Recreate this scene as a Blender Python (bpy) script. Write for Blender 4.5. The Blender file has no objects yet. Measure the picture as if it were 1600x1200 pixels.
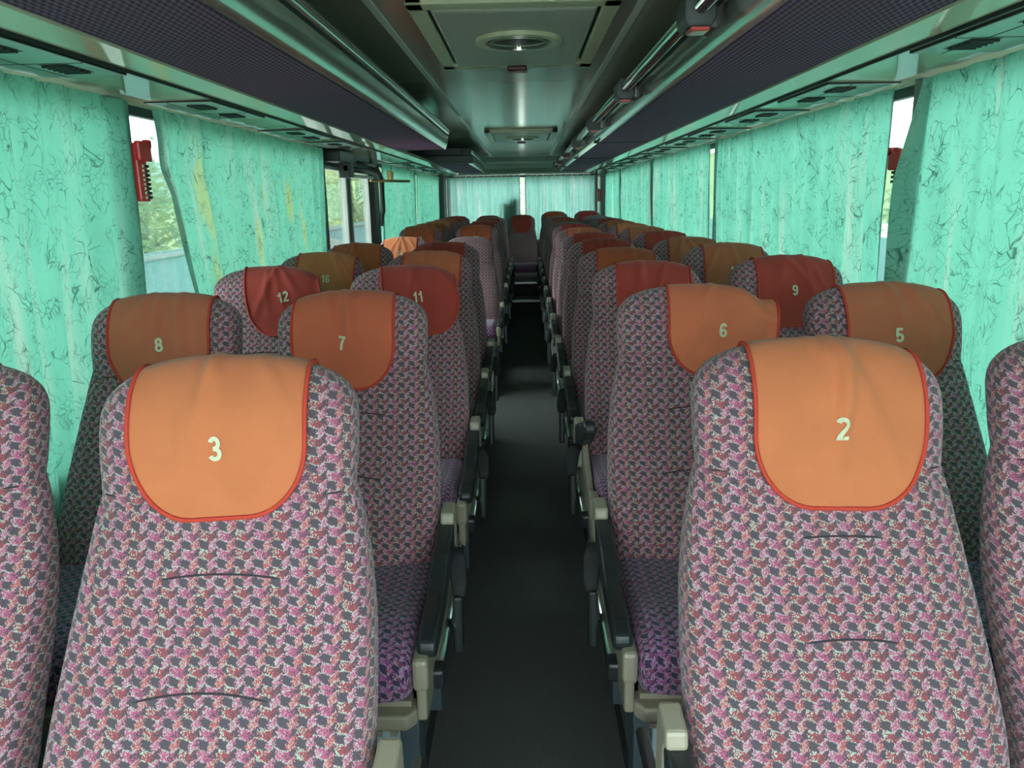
import bpy, bmesh, math, random
import numpy as np
from mathutils import Vector, Matrix

sc = bpy.context.scene
COL = sc.collection

# ------------------------------------------------------------------ camera
EYE = Vector((0.05, 0.0, 1.40))
F_PX, VPX, VPY, ROLL = 1200.0, 820.0, 309.0, math.radians(0.8)
d = Vector(((VPX - 800) / F_PX, (VPY - 600) / F_PX, 1.0)).normalized()
up = Vector((-math.sin(ROLL), -math.cos(ROLL), 0.0))
r = d.cross(up).normalized()
u = r.cross(d)
right = Vector((r[0], d[0], u[0]))
cup = -Vector((r[1], d[1], u[1]))
back = -Vector((r[2], d[2], u[2]))
cam_d = bpy.data.cameras.new('camera')
cam_d.sensor_width = 36.0
cam_d.lens = 36.0 * F_PX / 1600.0
cam_d.clip_start = 0.02
cam = bpy.data.objects.new('camera', cam_d)
COL.objects.link(cam)
m = Matrix((right, cup, back)).transposed().to_4x4()
m.translation = EYE
cam.matrix_world = m
sc.camera = cam

# ------------------------------------------------------------------ sky, daylight, exposure
SKY = 12.5
world = bpy.data.worlds.new('overcast_sky')
sc.world = world
world.use_nodes = True
wn = world.node_tree
bg = wn.nodes['Background']
tc = wn.nodes.new('ShaderNodeTexCoord')
sep = wn.nodes.new('ShaderNodeSeparateXYZ')
rp = wn.nodes.new('ShaderNodeValToRGB')
wn.links.new(tc.outputs['Generated'], sep.inputs[0])
wn.links.new(sep.outputs['Z'], rp.inputs[0])
wn.links.new(rp.outputs[0], bg.inputs['Color'])
rp.color_ramp.elements[0].position = 0.0
rp.color_ramp.elements[0].color = (0.90, 0.93, 0.95, 1)
rp.color_ramp.elements[1].position = 0.6
rp.color_ramp.elements[1].color = (0.94, 0.97, 1.0, 1)
bg.inputs['Strength'].default_value = SKY


def portal(name, loc, rot, sx, sy):
    l = bpy.data.lights.new(name, 'AREA')
    l.shape = 'RECTANGLE'
    l.size, l.size_y = sx, sy
    l.cycles.is_portal = True
    o = bpy.data.objects.new(name, l)
    o.location, o.rotation_euler = loc, rot
    COL.objects.link(o)


H = math.pi / 2
FRONT = -1.25
# openings daylight comes through: windscreen, both window bands, rear window
portal('windscreen_opening', (0, FRONT - 0.06, 1.30), (H, 0, 0), 2.3, 1.4)
portal('window_band_left', (-1.26, 5.1, 1.2), (0, -H, 0), 1.2, 12.8)
portal('window_band_right', (1.29, 5.1, 1.2), (0, H, 0), 1.2, 12.8)
portal('rear_opening', (0, 11.75, 1.25), (-H, 0, 0), 2.2, 1.1)

vs = sc.view_settings
vs.view_transform = 'Standard'
vs.look = 'None'
vs.exposure = 0.12
vs.gamma = 1.0
vs.use_curve_mapping = False

# ------------------------------------------------------------------ node helpers
class S:
    """a scalar socket with arithmetic"""
    def __init__(s, nt, v): s.nt, s.v = nt, v
    def _op(s, op, *a):
        n = s.nt.nodes.new('ShaderNodeMath'); n.operation = op
        for i, q in enumerate((s,) + a):
            q = q.v if isinstance(q, S) else q
            if isinstance(q, (int, float)): n.inputs[i].default_value = q
            else: s.nt.links.new(q, n.inputs[i])
        return S(s.nt, n.outputs[0])
    def __add__(s, o): return s._op('ADD', o)
    def __radd__(s, o): return s._op('ADD', o)
    def __sub__(s, o): return s._op('SUBTRACT', o)
    def __rsub__(s, o): return (s * -1.0) + o
    def __mul__(s, o): return s._op('MULTIPLY', o)
    def __rmul__(s, o): return s._op('MULTIPLY', o)
    def __truediv__(s, o): return s._op('DIVIDE', o)
    def floor(s): return s._op('FLOOR')
    def fract(s): return s._op('FRACT')
    def abs(s): return s._op('ABSOLUTE')
    def sin(s): return s._op('SINE')
    def gt(s, o): return s._op('GREATER_THAN', o)
    def lt(s, o): return s._op('LESS_THAN', o)
    def min(s, o): return s._op('MINIMUM', o)
    def max(s, o): return s._op('MAXIMUM', o)
    def mod(s, o): return s._op('FLOORED_MODULO', o)
    def pow(s, o): return s._op('POWER', o)
    def step(s, a, b):
        n = s.nt.nodes.new('ShaderNodeMapRange'); n.interpolation_type = 'SMOOTHSTEP'
        s.nt.links.new(s.v, n.inputs[0]); n.inputs[1].default_value = a; n.inputs[2].default_value = b
        return S(s.nt, n.outputs[0])


def mixc(nt, f, a, b):
    n = nt.nodes.new('ShaderNodeMix'); n.data_type = 'RGBA'
    def put(q, i):
        if isinstance(q, S): q = q.v
        if isinstance(q, (tuple, list)): n.inputs[i].default_value = (*q[:3], 1)
        elif isinstance(q, (int, float)): n.inputs[i].default_value = q
        else: nt.links.new(q, n.inputs[i])
    put(f, 0); put(a, 6); put(b, 7)
    return n.outputs[2]


def ramp(nt, f, stops):
    n = nt.nodes.new('ShaderNodeValToRGB')
    nt.links.new(f.v, n.inputs[0])
    e = n.color_ramp.elements
    e[0].position, e[0].color = stops[0][0], (*stops[0][1], 1)
    e[1].position, e[1].color = stops[-1][0], (*stops[-1][1], 1)
    for p, c in stops[1:-1]:
        q = e.new(p); q.color = (*c, 1)
    return n.outputs[0]


def new_mat(name):
    m = bpy.data.materials.new(name); m.use_nodes = True
    nt = m.node_tree
    return m, nt, nt.nodes['Principled BSDF']


def coords(nt, kind):
    n = nt.nodes.new('ShaderNodeTexCoord')
    s_ = nt.nodes.new('ShaderNodeSeparateXYZ')
    nt.links.new(n.outputs[kind], s_.inputs[0])
    return S(nt, s_.outputs[0]), S(nt, s_.outputs[1]), S(nt, s_.outputs[2])


def vec(nt, x, y, z=0.0):
    n = nt.nodes.new('ShaderNodeCombineXYZ')
    for i, q in enumerate((x, y, z)):
        if isinstance(q, S): nt.links.new(q.v, n.inputs[i])
        else: n.inputs[i].default_value = q
    return n.outputs[0]


def noise(nt, v, scale=1.0, detail=2.0, rough=0.5):
    n = nt.nodes.new('ShaderNodeTexNoise')
    nt.links.new(v, n.inputs['Vector'])
    n.inputs['Scale'].default_value = scale; n.inputs['Detail'].default_value = detail
    n.inputs['Roughness'].default_value = rough
    return S(nt, n.outputs[0])


def plain(name, c, rough=0.5, metal=0.0, spec=0.5, var=0.0, bump=0.0, bscale=200.0):
    m, nt, b = new_mat(name)
    b.inputs['Base Color'].default_value = (*c, 1)
    b.inputs['Roughness'].default_value = rough
    b.inputs['Metallic'].default_value = metal
    b.inputs['Specular IOR Level'].default_value = spec
    x, y, z = coords(nt, 'Object')
    v = vec(nt, x, y, z)
    if var:
        f = noise(nt, v, 6.0, 4.0)
        nt.links.new(mixc(nt, f, [q * (1 - var) for q in c], [min(1, q * (1 + var)) for q in c]), b.inputs['Base Color'])
    if bump:
        bn = nt.nodes.new('ShaderNodeBump'); bn.inputs['Strength'].default_value = bump; bn.inputs['Distance'].default_value = 0.002
        nt.links.new(noise(nt, v, bscale, 2.0).v, bn.inputs['Height'])
        nt.links.new(bn.outputs[0], b.inputs['Normal'])
    return m


def fabric(name, dark, l1, h1, l2, h2, l3, h3, l4, h4):
    """flame-stitch moquette: offset rows of blocks, light ticks thinning into pink or red and then into dark grey, stitch by stitch"""
    m, nt, b = new_mat(name)
    U, V, _ = coords(nt, 'UV')
    oi = nt.nodes.new('ShaderNodeObjectInfo')
    U = U + S(nt, oi.outputs['Random']) * 0.37
    P, h, su, sv = 0.026, 0.0132, 0.00125, 0.0017
    cv = (V / sv).floor()
    cu = (U / su + cv * 0.5).floor()
    wn_ = nt.nodes.new('ShaderNodeTexWhiteNoise'); wn_.noise_dimensions = '2D'
    nt.links.new(vec(nt, cu, cv), wn_.inputs['Vector'])
    rn = S(nt, wn_.outputs['Value'])
    wob = noise(nt, vec(nt, U, V), 8.0, 1.0) - 0.5
    u1 = U + wob * 0.005
    saw = (u1 / P).fract()
    tri = (saw / 0.72).min((1.0 - saw) / 0.28)
    v1 = (V + tri * 0.0066) / h
    row = v1.floor()
    fv = v1.fract()
    par = row.mod(2.0)
    ph0 = u1 / P + par * 0.5 - (fv - 0.5).abs() * 0.28 + (rn - 0.5) * 0.06
    blk = ph0.floor().mod(2.0)
    ph = ph0.fract()

    def g(st): return S(nt, ramp(nt, ph, [(p, (q, q, q)) for p, q in st]))
    pL = g([(0.0, .10), (0.06, .40), (0.22, .34), (0.42, .12), (0.55, .0), (0.96, .0), (1.0, .10)])
    pHa = g([(0.0, .10), (0.10, .35), (0.34, .86), (0.58, .72), (0.80, .34), (0.92, .05), (1.0, .10)])
    pHb = g([(0.0, .10), (0.10, .40), (0.32, .84), (0.48, .50), (0.58, .0), (0.94, .0), (1.0, .10)])
    fringe = (fv - 0.5).abs().step(0.36, 0.45) * 0.36
    pL = pL + fringe
    pH = pHa + (pHb - pHa) * par
    isL = rn.lt(pL)
    isH = rn.lt(pL + pH)
    light = mixc(nt, par, mixc(nt, blk, l1, l2), mixc(nt, blk, l3, l4))
    hue = mixc(nt, par, mixc(nt, blk, h1, h2), mixc(nt, blk, h3, h4))
    c = mixc(nt, isL, mixc(nt, isH, dark, hue), light)
    nt.links.new(c, b.inputs['Base Color'])
    b.inputs['Roughness'].default_value = 0.95
    b.inputs['Specular IOR Level'].default_value = 0.12
    b.inputs['Sheen Weight'].default_value = 0.22
    b.inputs['Sheen Roughness'].default_value = 0.5
    bn = nt.nodes.new('ShaderNodeBump'); bn.inputs['Strength'].default_value = 0.3; bn.inputs['Distance'].default_value = 0.001
    fx = ((U / su + cv * 0.5).fract() - 0.5).abs() + ((V / sv).fract() - 0.5).abs()
    nt.links.new((1.0 - fx + rn * 0.3).v, bn.inputs['Height'])
    nt.links.new(bn.outputs[0], b.inputs['Normal'])
    return m


def cover_mat(name, c):
    m, nt, b = new_mat(name)
    U, V, _ = coords(nt, 'UV')
    v = vec(nt, U, V)
    f = noise(nt, v, 14.0, 3.0)
    w = noise(nt, vec(nt, U / 0.0012, V / 0.0012), 1.0, 1.0)
    c2 = mixc(nt, f, [q * 0.88 for q in c], [min(1, q * 1.14) for q in c])
    c3 = mixc(nt, (w - 0.3).step(0.0, 0.5) * 0.22, c2, [q * 0.7 for q in c])
    nt.links.new(c3, b.inputs['Base Color'])
    b.inputs['Roughness'].default_value = 0.9
    b.inputs['Specular IOR Level'].default_value = 0.1
    b.inputs['Sheen Weight'].default_value = 0.15
    bn = nt.nodes.new('ShaderNodeBump'); bn.inputs['Strength'].default_value = 0.25; bn.inputs['Distance'].default_value = 0.001
    nt.links.new(w.v, bn.inputs['Height']); nt.links.new(bn.outputs[0], b.inputs['Normal'])
    return m


def curtain_mat(name, c, yellow=0.0, lines=1.0):
    """thin crinkled cloth: lets daylight through, creased lines let less through; hems are two layers"""
    m, nt, b = new_mat(name)
    nt.nodes.remove(b)
    out = nt.nodes['Material Output']
    U, V, _ = coords(nt, 'UV')
    v0 = vec(nt, U, V)
    n1 = noise(nt, v0, 7.0, 3.0) - 0.5
    n2 = noise(nt, vec(nt, U + 31.0, V + 17.0), 7.0, 3.0) - 0.5
    wu = U + n1 * 0.10
    wv = V * 0.55 + n2 * 0.10

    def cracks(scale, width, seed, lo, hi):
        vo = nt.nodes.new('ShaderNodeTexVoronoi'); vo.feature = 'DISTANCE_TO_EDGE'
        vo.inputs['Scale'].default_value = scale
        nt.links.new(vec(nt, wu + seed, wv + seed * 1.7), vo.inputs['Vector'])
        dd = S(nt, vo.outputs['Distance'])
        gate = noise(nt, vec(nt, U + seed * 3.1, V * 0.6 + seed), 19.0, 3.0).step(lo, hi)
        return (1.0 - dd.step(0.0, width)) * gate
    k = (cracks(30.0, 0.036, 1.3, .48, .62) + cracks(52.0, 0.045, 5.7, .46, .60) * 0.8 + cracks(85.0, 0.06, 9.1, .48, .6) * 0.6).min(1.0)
    soft = noise(nt, vec(nt, U * 14.0, V * 1.1), 1.0, 3.0)  # lighter and darker vertical streaks: fold highlights and shade painted into the colour
    fine = noise(nt, vec(nt, U * 420.0, V * 60.0), 1.0, 2.0)
    blot = noise(nt, v0, 5.0, 4.0)
    c1 = mixc(nt, soft.step(0.50, 0.74) * 0.75, c, [c[0] * 2.0 + 0.10, c[1] * 1.04, c[2] * 1.15])
    c1 = mixc(nt, blot.step(0.45, 0.8) * 0.35, c1, [q * 0.8 for q in c])
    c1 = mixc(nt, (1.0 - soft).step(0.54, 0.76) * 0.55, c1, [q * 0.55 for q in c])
    c1 = mixc(nt, fine * 0.22, c1, [q * 0.75 for q in c])
    if yellow:
        ym = noise(nt, vec(nt, U * 9.0 + 3.0, V * 1.6), 1.0, 2.0).step(0.60, 0.68)
        c1 = mixc(nt, ym * yellow, c1, (0.60, 0.60, 0.22))
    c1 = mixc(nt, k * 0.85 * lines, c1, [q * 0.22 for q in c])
    tr = nt.nodes.new('ShaderNodeBsdfTranslucent')
    di = nt.nodes.new('ShaderNodeBsdfDiffuse')
    nt.links.new(c1, tr.inputs[0]); nt.links.new(mixc(nt, 0.5, c1, (0, 0, 0)), di.inputs[0])
    at = nt.nodes.new('ShaderNodeAttribute'); at.attribute_name = 'hem'
    hem = S(nt, at.outputs['Fac'])
    # share of the light that comes through: one layer / two layers at the hem
    mx = nt.nodes.new('ShaderNodeMixShader')
    fac = 0.275 - hem * 0.21 - k * 0.05
    nt.links.new(fac.v, mx.inputs[0])
    nt.links.new(di.outputs[0], mx.inputs[1]); nt.links.new(tr.outputs[0], mx.inputs[2])
    nt.links.new(mx.outputs[0], out.inputs['Surface'])
    return m


def glass_mat(name, tint=(0.86, 0.95, 0.93)):
    m, nt, b = new_mat(name)
    nt.nodes.remove(b)
    out = nt.nodes['Material Output']
    t = nt.nodes.new('ShaderNodeBsdfTransparent'); t.inputs[0].default_value = (*tint, 1)
    g = nt.nodes.new('ShaderNodeBsdfGlossy'); g.inputs['Roughness'].default_value = 0.02
    fr = nt.nodes.new('ShaderNodeFresnel'); fr.inputs[0].default_value = 1.45
    mx = nt.nodes.new('ShaderNodeMixShader')
    nt.links.new((S(nt, fr.outputs[0]) * 0.8).v, mx.inputs[0])
    nt.links.new(t.outputs[0], mx.inputs[1]); nt.links.new(g.outputs[0], mx.inputs[2])
    nt.links.new(mx.outputs[0], out.inputs['Surface'])
    return m


def carpet_mat(name, c):
    m, nt, b = new_mat(name)
    x, y, z = coords(nt, 'Object')
    ribs = ((x / 0.0055).fract() - 0.5).abs() * 2.0
    seg = ((y / 0.007 + (x / 0.0055).floor() * 0.5).fract() - 0.5).abs() * 2.0
    sp = noise(nt, vec(nt, x, y, z), 260.0, 2.0)
    f = ribs * 0.5 + sp * 0.5 + seg * 0.15
    dirt = noise(nt, vec(nt, x, y, z), 5.0, 4.0)
    c1 = mixc(nt, f, [q * 0.45 for q in c], [q * 1.6 for q in c])
    c1 = mixc(nt, dirt.step(0.55, 0.8) * 0.2, c1, [q * 1.9 + 0.01 for q in c])
    nt.links.new(c1, b.inputs['Base Color'])
    b.inputs['Roughness'].default_value = 0.95
    b.inputs['Specular IOR Level'].default_value = 0.12
    bn = nt.nodes.new('ShaderNodeBump'); bn.inputs['Strength'].default_value = 0.6; bn.inputs['Distance'].default_value = 0.002
    nt.links.new(f.v, bn.inputs['Height']); nt.links.new(bn.outputs[0], b.inputs['Normal'])
    return m


def rack_fabric_mat(name):
    m, nt, b = new_mat(name)
    x, y, z = coords(nt, 'Object')
    zig = ((y / 0.024).fract() - 0.5).abs() * 2.0
    rows = ((x + zig * 0.006) / 0.016).fract()
    n = noise(nt, vec(nt, x, y, z), 160.0, 2.0)
    f = ((rows - 0.5).abs() * 2.0 * 0.7 + n * 0.6 - 0.15).step(0.1, 0.9)
    nt.links.new(mixc(nt, f, (0.072, 0.034, 0.066), (0.27, 0.145, 0.245)), b.inputs['Base Color'])
    b.inputs['Roughness'].default_value = 0.95
    b.inputs['Specular IOR Level'].default_value = 0.1
    return m


def leaf_mat(name, a, c):
    m, nt, b = new_mat(name)
    nt.nodes.remove(b)
    oi = nt.nodes.new('ShaderNodeNewGeometry')
    f = S(nt, oi.outputs['Random Per Island'])
    cc = mixc(nt, f, a, c)
    di = nt.nodes.new('ShaderNodeBsdfDiffuse'); tr = nt.nodes.new('ShaderNodeBsdfTranslucent')
    mx = nt.nodes.new('ShaderNodeMixShader'); mx.inputs[0].default_value = 0.45
    nt.links.new(cc, di.inputs[0]); nt.links.new(cc, tr.inputs[0])
    nt.links.new(di.outputs[0], mx.inputs[1]); nt.links.new(tr.outputs[0], mx.inputs[2])
    nt.links.new(mx.outputs[0], nt.nodes['Material Output'].inputs['Surface'])
    return m


M = dict(
    fabric=fabric('seat_fabric', (0.082, 0.066, 0.082), (0.41, 0.335, 0.35), (0.36, 0.092, 0.165), (0.34, 0.425, 0.36), (0.29, 0.066, 0.080),
                  (0.39, 0.345, 0.355), (0.39, 0.122, 0.190), (0.38, 0.325, 0.31), (0.40, 0.105, 0.110)),
    cushion=fabric('cushion_fabric', (0.055, 0.045, 0.088), (0.42, 0.30, 0.46), (0.36, 0.09, 0.27), (0.32, 0.36, 0.44), (0.28, 0.06, 0.15),
                   (0.40, 0.34, 0.46), (0.38, 0.11, 0.30), (0.40, 0.32, 0.42), (0.38, 0.09, 0.20)),
    orange=cover_mat('orange_cloth', (0.515, 0.158, 0.068)),
    tan=cover_mat('tan_orange_cloth', (0.47, 0.125, 0.070)),
    brick=cover_mat('brick_cloth', (0.50, 0.112, 0.058)),
    coral=cover_mat('coral_cloth', (0.62, 0.155, 0.08)),
    rust=cover_mat('rust_cloth', (0.43, 0.10, 0.045)),
    red=cover_mat('red_cloth', (0.36, 0.052, 0.040)),
    crimson=cover_mat('crimson_cloth', (0.48, 0.045, 0.050)),
    edging=plain('red_edging', (0.50, 0.045, 0.025), 0.9, bump=0.5, bscale=500),
    digits=plain('pale_print', (0.54, 0.53, 0.36), 0.7),
    beige=plain('beige_plastic', (0.33, 0.285, 0.22), 0.38, var=0.06),
    black=plain('black_plastic', (0.022, 0.026, 0.028), 0.35, var=0.1),
    dark=plain('dark_grey_plastic', (0.045, 0.05, 0.052), 0.45),
    dark_line=plain('dark_fold_shade', (0.045, 0.038, 0.045), 0.95, spec=0.1),  # dark tone for the painted shade lines in the backrest folds
    strap=plain('black_webbing', (0.02, 0.021, 0.023), 0.8),
    panel=plain('pale_blue_paint', (0.42, 0.52, 0.55), 0.45, var=0.1),
    post=plain('slate_paint', (0.07, 0.095, 0.115), 0.4),
    alu=plain('aluminium', (0.62, 0.66, 0.66), 0.28, metal=1.0),
    carpet=carpet_mat('ribbed_carpet', (0.105, 0.108, 0.103)),
    podium=plain('podium_vinyl', (0.03, 0.035, 0.036), 0.7),
    ceiling=plain('ceiling_laminate', (0.29, 0.262, 0.205), 0.19, spec=0.8, var=0.02),
    strip=plain('ceiling_strip', (0.62, 0.64, 0.55), 0.4),
    cream=plain('cream_plastic', (0.50, 0.49, 0.33), 0.35, var=0.04),
    hatch=plain('hatch_laminate', (0.36, 0.34, 0.29), 0.35),
    duct=plain('duct_laminate', (0.60, 0.60, 0.43), 0.06, spec=1.0, var=0.03),
    lip=plain('rack_lip_satin', (0.50, 0.48, 0.44), 0.13, metal=0.75),
    chrome=plain('rail_metal', (0.62, 0.62, 0.60), 0.16, metal=1.0),
    rackfab=rack_fabric_mat('rack_fabric'),
    gunmetal=plain('grey_bracket', (0.16, 0.165, 0.155), 0.35, metal=0.4),
    redpl=plain('red_plastic', (0.62, 0.03, 0.03), 0.35),
    redlens=plain('red_lens', (0.55, 0.06, 0.05), 0.2),
    darkred=plain('dark_red_plastic', (0.10, 0.008, 0.010), 0.3),
    brass=plain('brass', (0.38, 0.29, 0.12), 0.35, metal=0.8),
    grille=plain('black_grille', (0.008, 0.009, 0.009), 0.5),
    service=plain('service_panel_plastic', (0.40, 0.52, 0.46), 0.3),
    wall=plain('wall_lining', (0.10, 0.11, 0.11), 0.8, var=0.15),
    header=plain('header_lining', (0.42, 0.44, 0.36), 0.4),
    pillar=plain('pillar_grey', (0.16, 0.185, 0.19), 0.4),
    frame=plain('window_rubber', (0.02, 0.023, 0.024), 0.5),
    framelt=plain('door_frame_grey', (0.46, 0.46, 0.42), 0.4),
    bulk=plain('rear_bulkhead', (0.16, 0.165, 0.13), 0.4),
    curtain=curtain_mat('green_curtain_cloth', (0.24, 0.655, 0.495)),
    curtain_y=curtain_mat('stained_curtain_cloth', (0.24, 0.640, 0.475), yellow=0.6),
    curtain_b=curtain_mat('rear_curtain_cloth', (0.42, 0.74, 0.66), lines=0.35),
    glass=glass_mat('tinted_glass'),
    ground=plain('pale_paving', (0.42, 0.41, 0.38), 0.9, var=0.2),
    fence=plain('pale_cyan_sheet', (0.10, 0.20, 0.205), 0.6, var=0.05),
    leaves=leaf_mat('leaves', (0.16, 0.24, 0.15), (0.23, 0.28, 0.125)),
    hill=plain('hillside_green', (0.13, 0.20, 0.165), 0.9, var=0.35),
    meadow=plain('meadow', (0.18, 0.22, 0.095), 0.9, var=0.3),
    bark=plain('bark', (0.12, 0.09, 0.06), 0.9, var=0.3),
)

# ------------------------------------------------------------------ mesh helpers
def mesh_from(name, verts, faces, uvs=None, smooth=True):
    me = bpy.data.meshes.new(name)
    me.from_pydata(verts, [], faces)
    if uvs is not None:
        l = me.uv_layers.new(name='UVMap')
        vi = np.empty(len(me.loops), dtype=np.int32)
        me.loops.foreach_get('vertex_index', vi)
        l.data.foreach_set('uv', np.asarray(uvs, dtype=np.float32)[vi].ravel())
    if smooth:
        me.polygons.foreach_set('use_smooth', [True] * len(me.polygons))
    me.update()
    return me


class B:
    """collects shapes into one bmesh -> one mesh"""
    def __init__(s): s.bm = bmesh.new()
    def _put(s, tmp, smooth=False):
        me = bpy.data.meshes.new('tmp'); tmp.to_mesh(me); tmp.free()
        if smooth: me.polygons.foreach_set('use_smooth', [True] * len(me.polygons))
        s.bm.from_mesh(me); bpy.data.meshes.remove(me)
        return s
    def box(s, x0, x1, y0, y1, z0, z1, bev=0.0, seg=2, mat=None):
        t = bmesh.new(); bmesh.ops.create_cube(t, size=1.0)
        for v in t.verts:
            v.co = Vector(((x0 + x1) / 2 + v.co.x * (x1 - x0), (y0 + y1) / 2 + v.co.y * (y1 - y0), (z0 + z1) / 2 + v.co.z * (z1 - z0)))
        if bev: bmesh.ops.bevel(t, geom=list(t.edges), offset=bev, segments=seg, affect='EDGES', profile=0.5)
        if mat: bmesh.ops.transform(t, matrix=mat, verts=t.verts)
        return s._put(t)
    def prism(s, pts, axis, a, b, bev=0.0, seg=2, mat=None):
        """polygon pts in the two other axes, extruded along axis from a to b"""
        t = bmesh.new()
        def P(p, w): return {'x': (w, p[0], p[1]), 'y': (p[0], w, p[1]), 'z': (p[0], p[1], w)}[axis]
        va = [t.verts.new(P(p, a)) for p in pts]; vb = [t.verts.new(P(p, b)) for p in pts]
        t.faces.new(va); t.faces.new(vb[::-1])
        n = len(pts)
        for i in range(n): t.faces.new((va[(i + 1) % n], va[i], vb[i], vb[(i + 1) % n]))
        bmesh.ops.recalc_face_normals(t, faces=t.faces)
        if bev: bmesh.ops.bevel(t, geom=list(t.edges), offset=bev, segments=seg, affect='EDGES', profile=0.5)
        if mat: bmesh.ops.transform(t, matrix=mat, verts=t.verts)
        return s._put(t)
    def tube(s, pts, rad, n=10, flat=1.0, caps=True):
        t = bmesh.new(); rings = []
        pts = [Vector(p) for p in pts]
        for i, p in enumerate(pts):
            dd = (pts[min(i + 1, len(pts) - 1)] - pts[max(i - 1, 0)]).normalized()
            a = dd.cross(Vector((0, 0, 1)))
            if a.length < 1e-3: a = dd.cross(Vector((1, 0, 0)))
            a.normalize(); b = a.cross(dd)
            rr = rad[i] if isinstance(rad, (list, tuple)) else rad
            rings.append([t.verts.new(p + a * (rr * math.cos(2 * math.pi * k / n)) + b * (rr * flat * math.sin(2 * math.pi * k / n))) for k in range(n)])
        for i in range(len(rings) - 1):
            for k in range(n):
                t.faces.new((rings[i][k], rings[i][(k + 1) % n], rings[i + 1][(k + 1) % n], rings[i + 1][k]))
        if caps: t.faces.new(rings[0][::-1]); t.faces.new(rings[-1])
        bmesh.ops.recalc_face_normals(t, faces=t.faces)
        return s._put(t, True)
    def disc_ring(s, c, ro, ri, z0, z1, n=40, sy=1.0):
        t = bmesh.new()
        R = []
        for (rr, z) in ((ro, z0), (ro, z1), (ri, z1), (ri, z0)):
            R.append([t.verts.new((c[0] + rr * math.cos(2 * math.pi * k / n), c[1] + rr * sy * math.sin(2 * math.pi * k / n), z)) for k in range(n)])
        for i in range(4):
            for k in range(n): t.faces.new((R[i][k], R[i][(k + 1) % n], R[(i + 1) % 4][(k + 1) % n], R[(i + 1) % 4][k]))
        bmesh.ops.recalc_face_normals(t, faces=t.faces)
        return s._put(t)
    def mesh(s, name):
        me = bpy.data.meshes.new(name); s.bm.to_mesh(me); s.bm.free(); return me


def link(name, me, mat, parent=None, kind=None):
    if mat is not None and not me.materials: me.materials.append(mat)
    o = bpy.data.objects.new(name, me); COL.objects.link(o)
    if parent is not None: o.parent = parent
    if kind: o['kind'] = kind
    return o


def thing(name, label, cat, loc=(0, 0, 0), group=None, rz=0.0):
    o = bpy.data.objects.new(name, None); COL.objects.link(o)
    o.empty_display_size = 0.1
    o.location = loc; o.rotation_euler = (0, 0, rz)
    o['label'] = label; o['category'] = cat
    if group: o['group'] = group
    return o


def tag(o, label, cat, group=None, kind=None):
    o['label'] = label; o['category'] = cat
    if group: o['group'] = group
    if kind: o['kind'] = kind
    return o


def structure(name, b, mat):
    return link(name, b.mesh(name), mat, None, 'structure')

# ------------------------------------------------------------------ the shell
XW = 1.20                       # inner face of the left wall
XR = 1.23                       # inner face of the right wall
ZC = 1.98                       # ceiling
ZS, ZV = 0.70, 1.715            # window sill and window head
YR = 11.45                      # rear window
PL, PR = -0.215, 0.282          # aisle edges of the two podiums
PZ = 0.15                       # podium height

b = B(); b.box(-XW - .05, XR + .05, FRONT, YR + .3, -.05, 0)
structure('floor', b, M['carpet'])
b = B(); b.box(-XW, PL, .45, 4.46, .001, PZ, .004); b.box(-XW, PL, 5.38, 6.5, .001, PZ - .06, .004); b.box(-XW, PL, 6.5, YR + .2, .001, PZ, .004)
structure('trim_1', b, M['podium'])
b = B(); b.box(PR, XR, .45, YR + .2, .001, PZ, .004)
structure('trim_2', b, M['podium'])
for i, (x, ya, yb) in enumerate(((PL, .45, 4.46), (PL, 6.5, 9.9), (PR, .45, 9.9))):
    s_ = -1 if x < 0 else 1
    b = B(); b.prism([(x - s_ * .004, PZ - .035), (x + s_ * .03, PZ - .035), (x + s_ * .03, PZ + .006), (x - s_ * .002, PZ + .006)], 'y', ya, yb, .002)
    structure('trim_%d' % (3 + i), b, M['alu'])
# steps at the end of the aisle
b = B(); b.box(PL + .006, PR - .006, 9.46, YR + .2, .001, .17); b.box(PL + .006, PR - .006, 9.95, YR + .2, .17, .34)
structure('trim_6', b, M['podium'])
b = B()
for y, z in ((9.46, .17), (9.95, .34)): b.box(PL + .006, PR - .006, y - .006, y + .022, z - .022, z + .005, .002)
structure('trim_7', b, M['alu'])

b = B(); b.box(-XW - .06, XR + .06, FRONT - .05, YR + .3, ZC, ZC + .05)
structure('ceiling', b, M['ceiling'])
i = 8
for x in (-.412, .418):
    b = B(); b.box(x - .013, x + .013, FRONT + .1, 11.0, ZC - .005, ZC + .002, .002); b.box(x - .024, x + .024, 10.86, 11.02, ZC - .02, ZC - .004, .004)
    structure('trim_%d' % i, b, M['strip']); i += 1

# side walls: panel below the sill, header above the window head
for sd, nm in ((-1, 'wall_left'), (1, 'wall_right')):
    b = B()
    if sd < 0:
        b.box(-XW - .06, -XW, FRONT, 4.72, -.04, ZS); b.box(-XW - .06, -XW, 6.52, YR + .3, -.04, ZS)
    else:
        b.box(XR, XR + .06, FRONT, YR + .3, -.04, ZS)
    structure(nm, b, M['wall'])
    w_ = XW if sd < 0 else XR
    b = B(); b.box(min(sd * w_, sd * (w_ + .06)), max(sd * w_, sd * (w_ + .06)), FRONT, YR + .3, ZV, ZC + .02)
    structure('trim_%d' % i, b, M['header']); i += 1
# front: bulkhead under the windscreen and its frame
b = B(); b.box(-XW - .06, XR + .06, FRONT - .05, FRONT, -.05, .60); b.box(-XW - .06, XR + .06, FRONT - .05, FRONT, 1.95, ZC)
b.box(-XW - .06, -XW + .03, FRONT - .05, FRONT, .6, 1.95); b.box(XW - .03, XR + .06, FRONT - .05, FRONT, .6, 1.95)
structure('wall_front', b, M['wall'])
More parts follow.
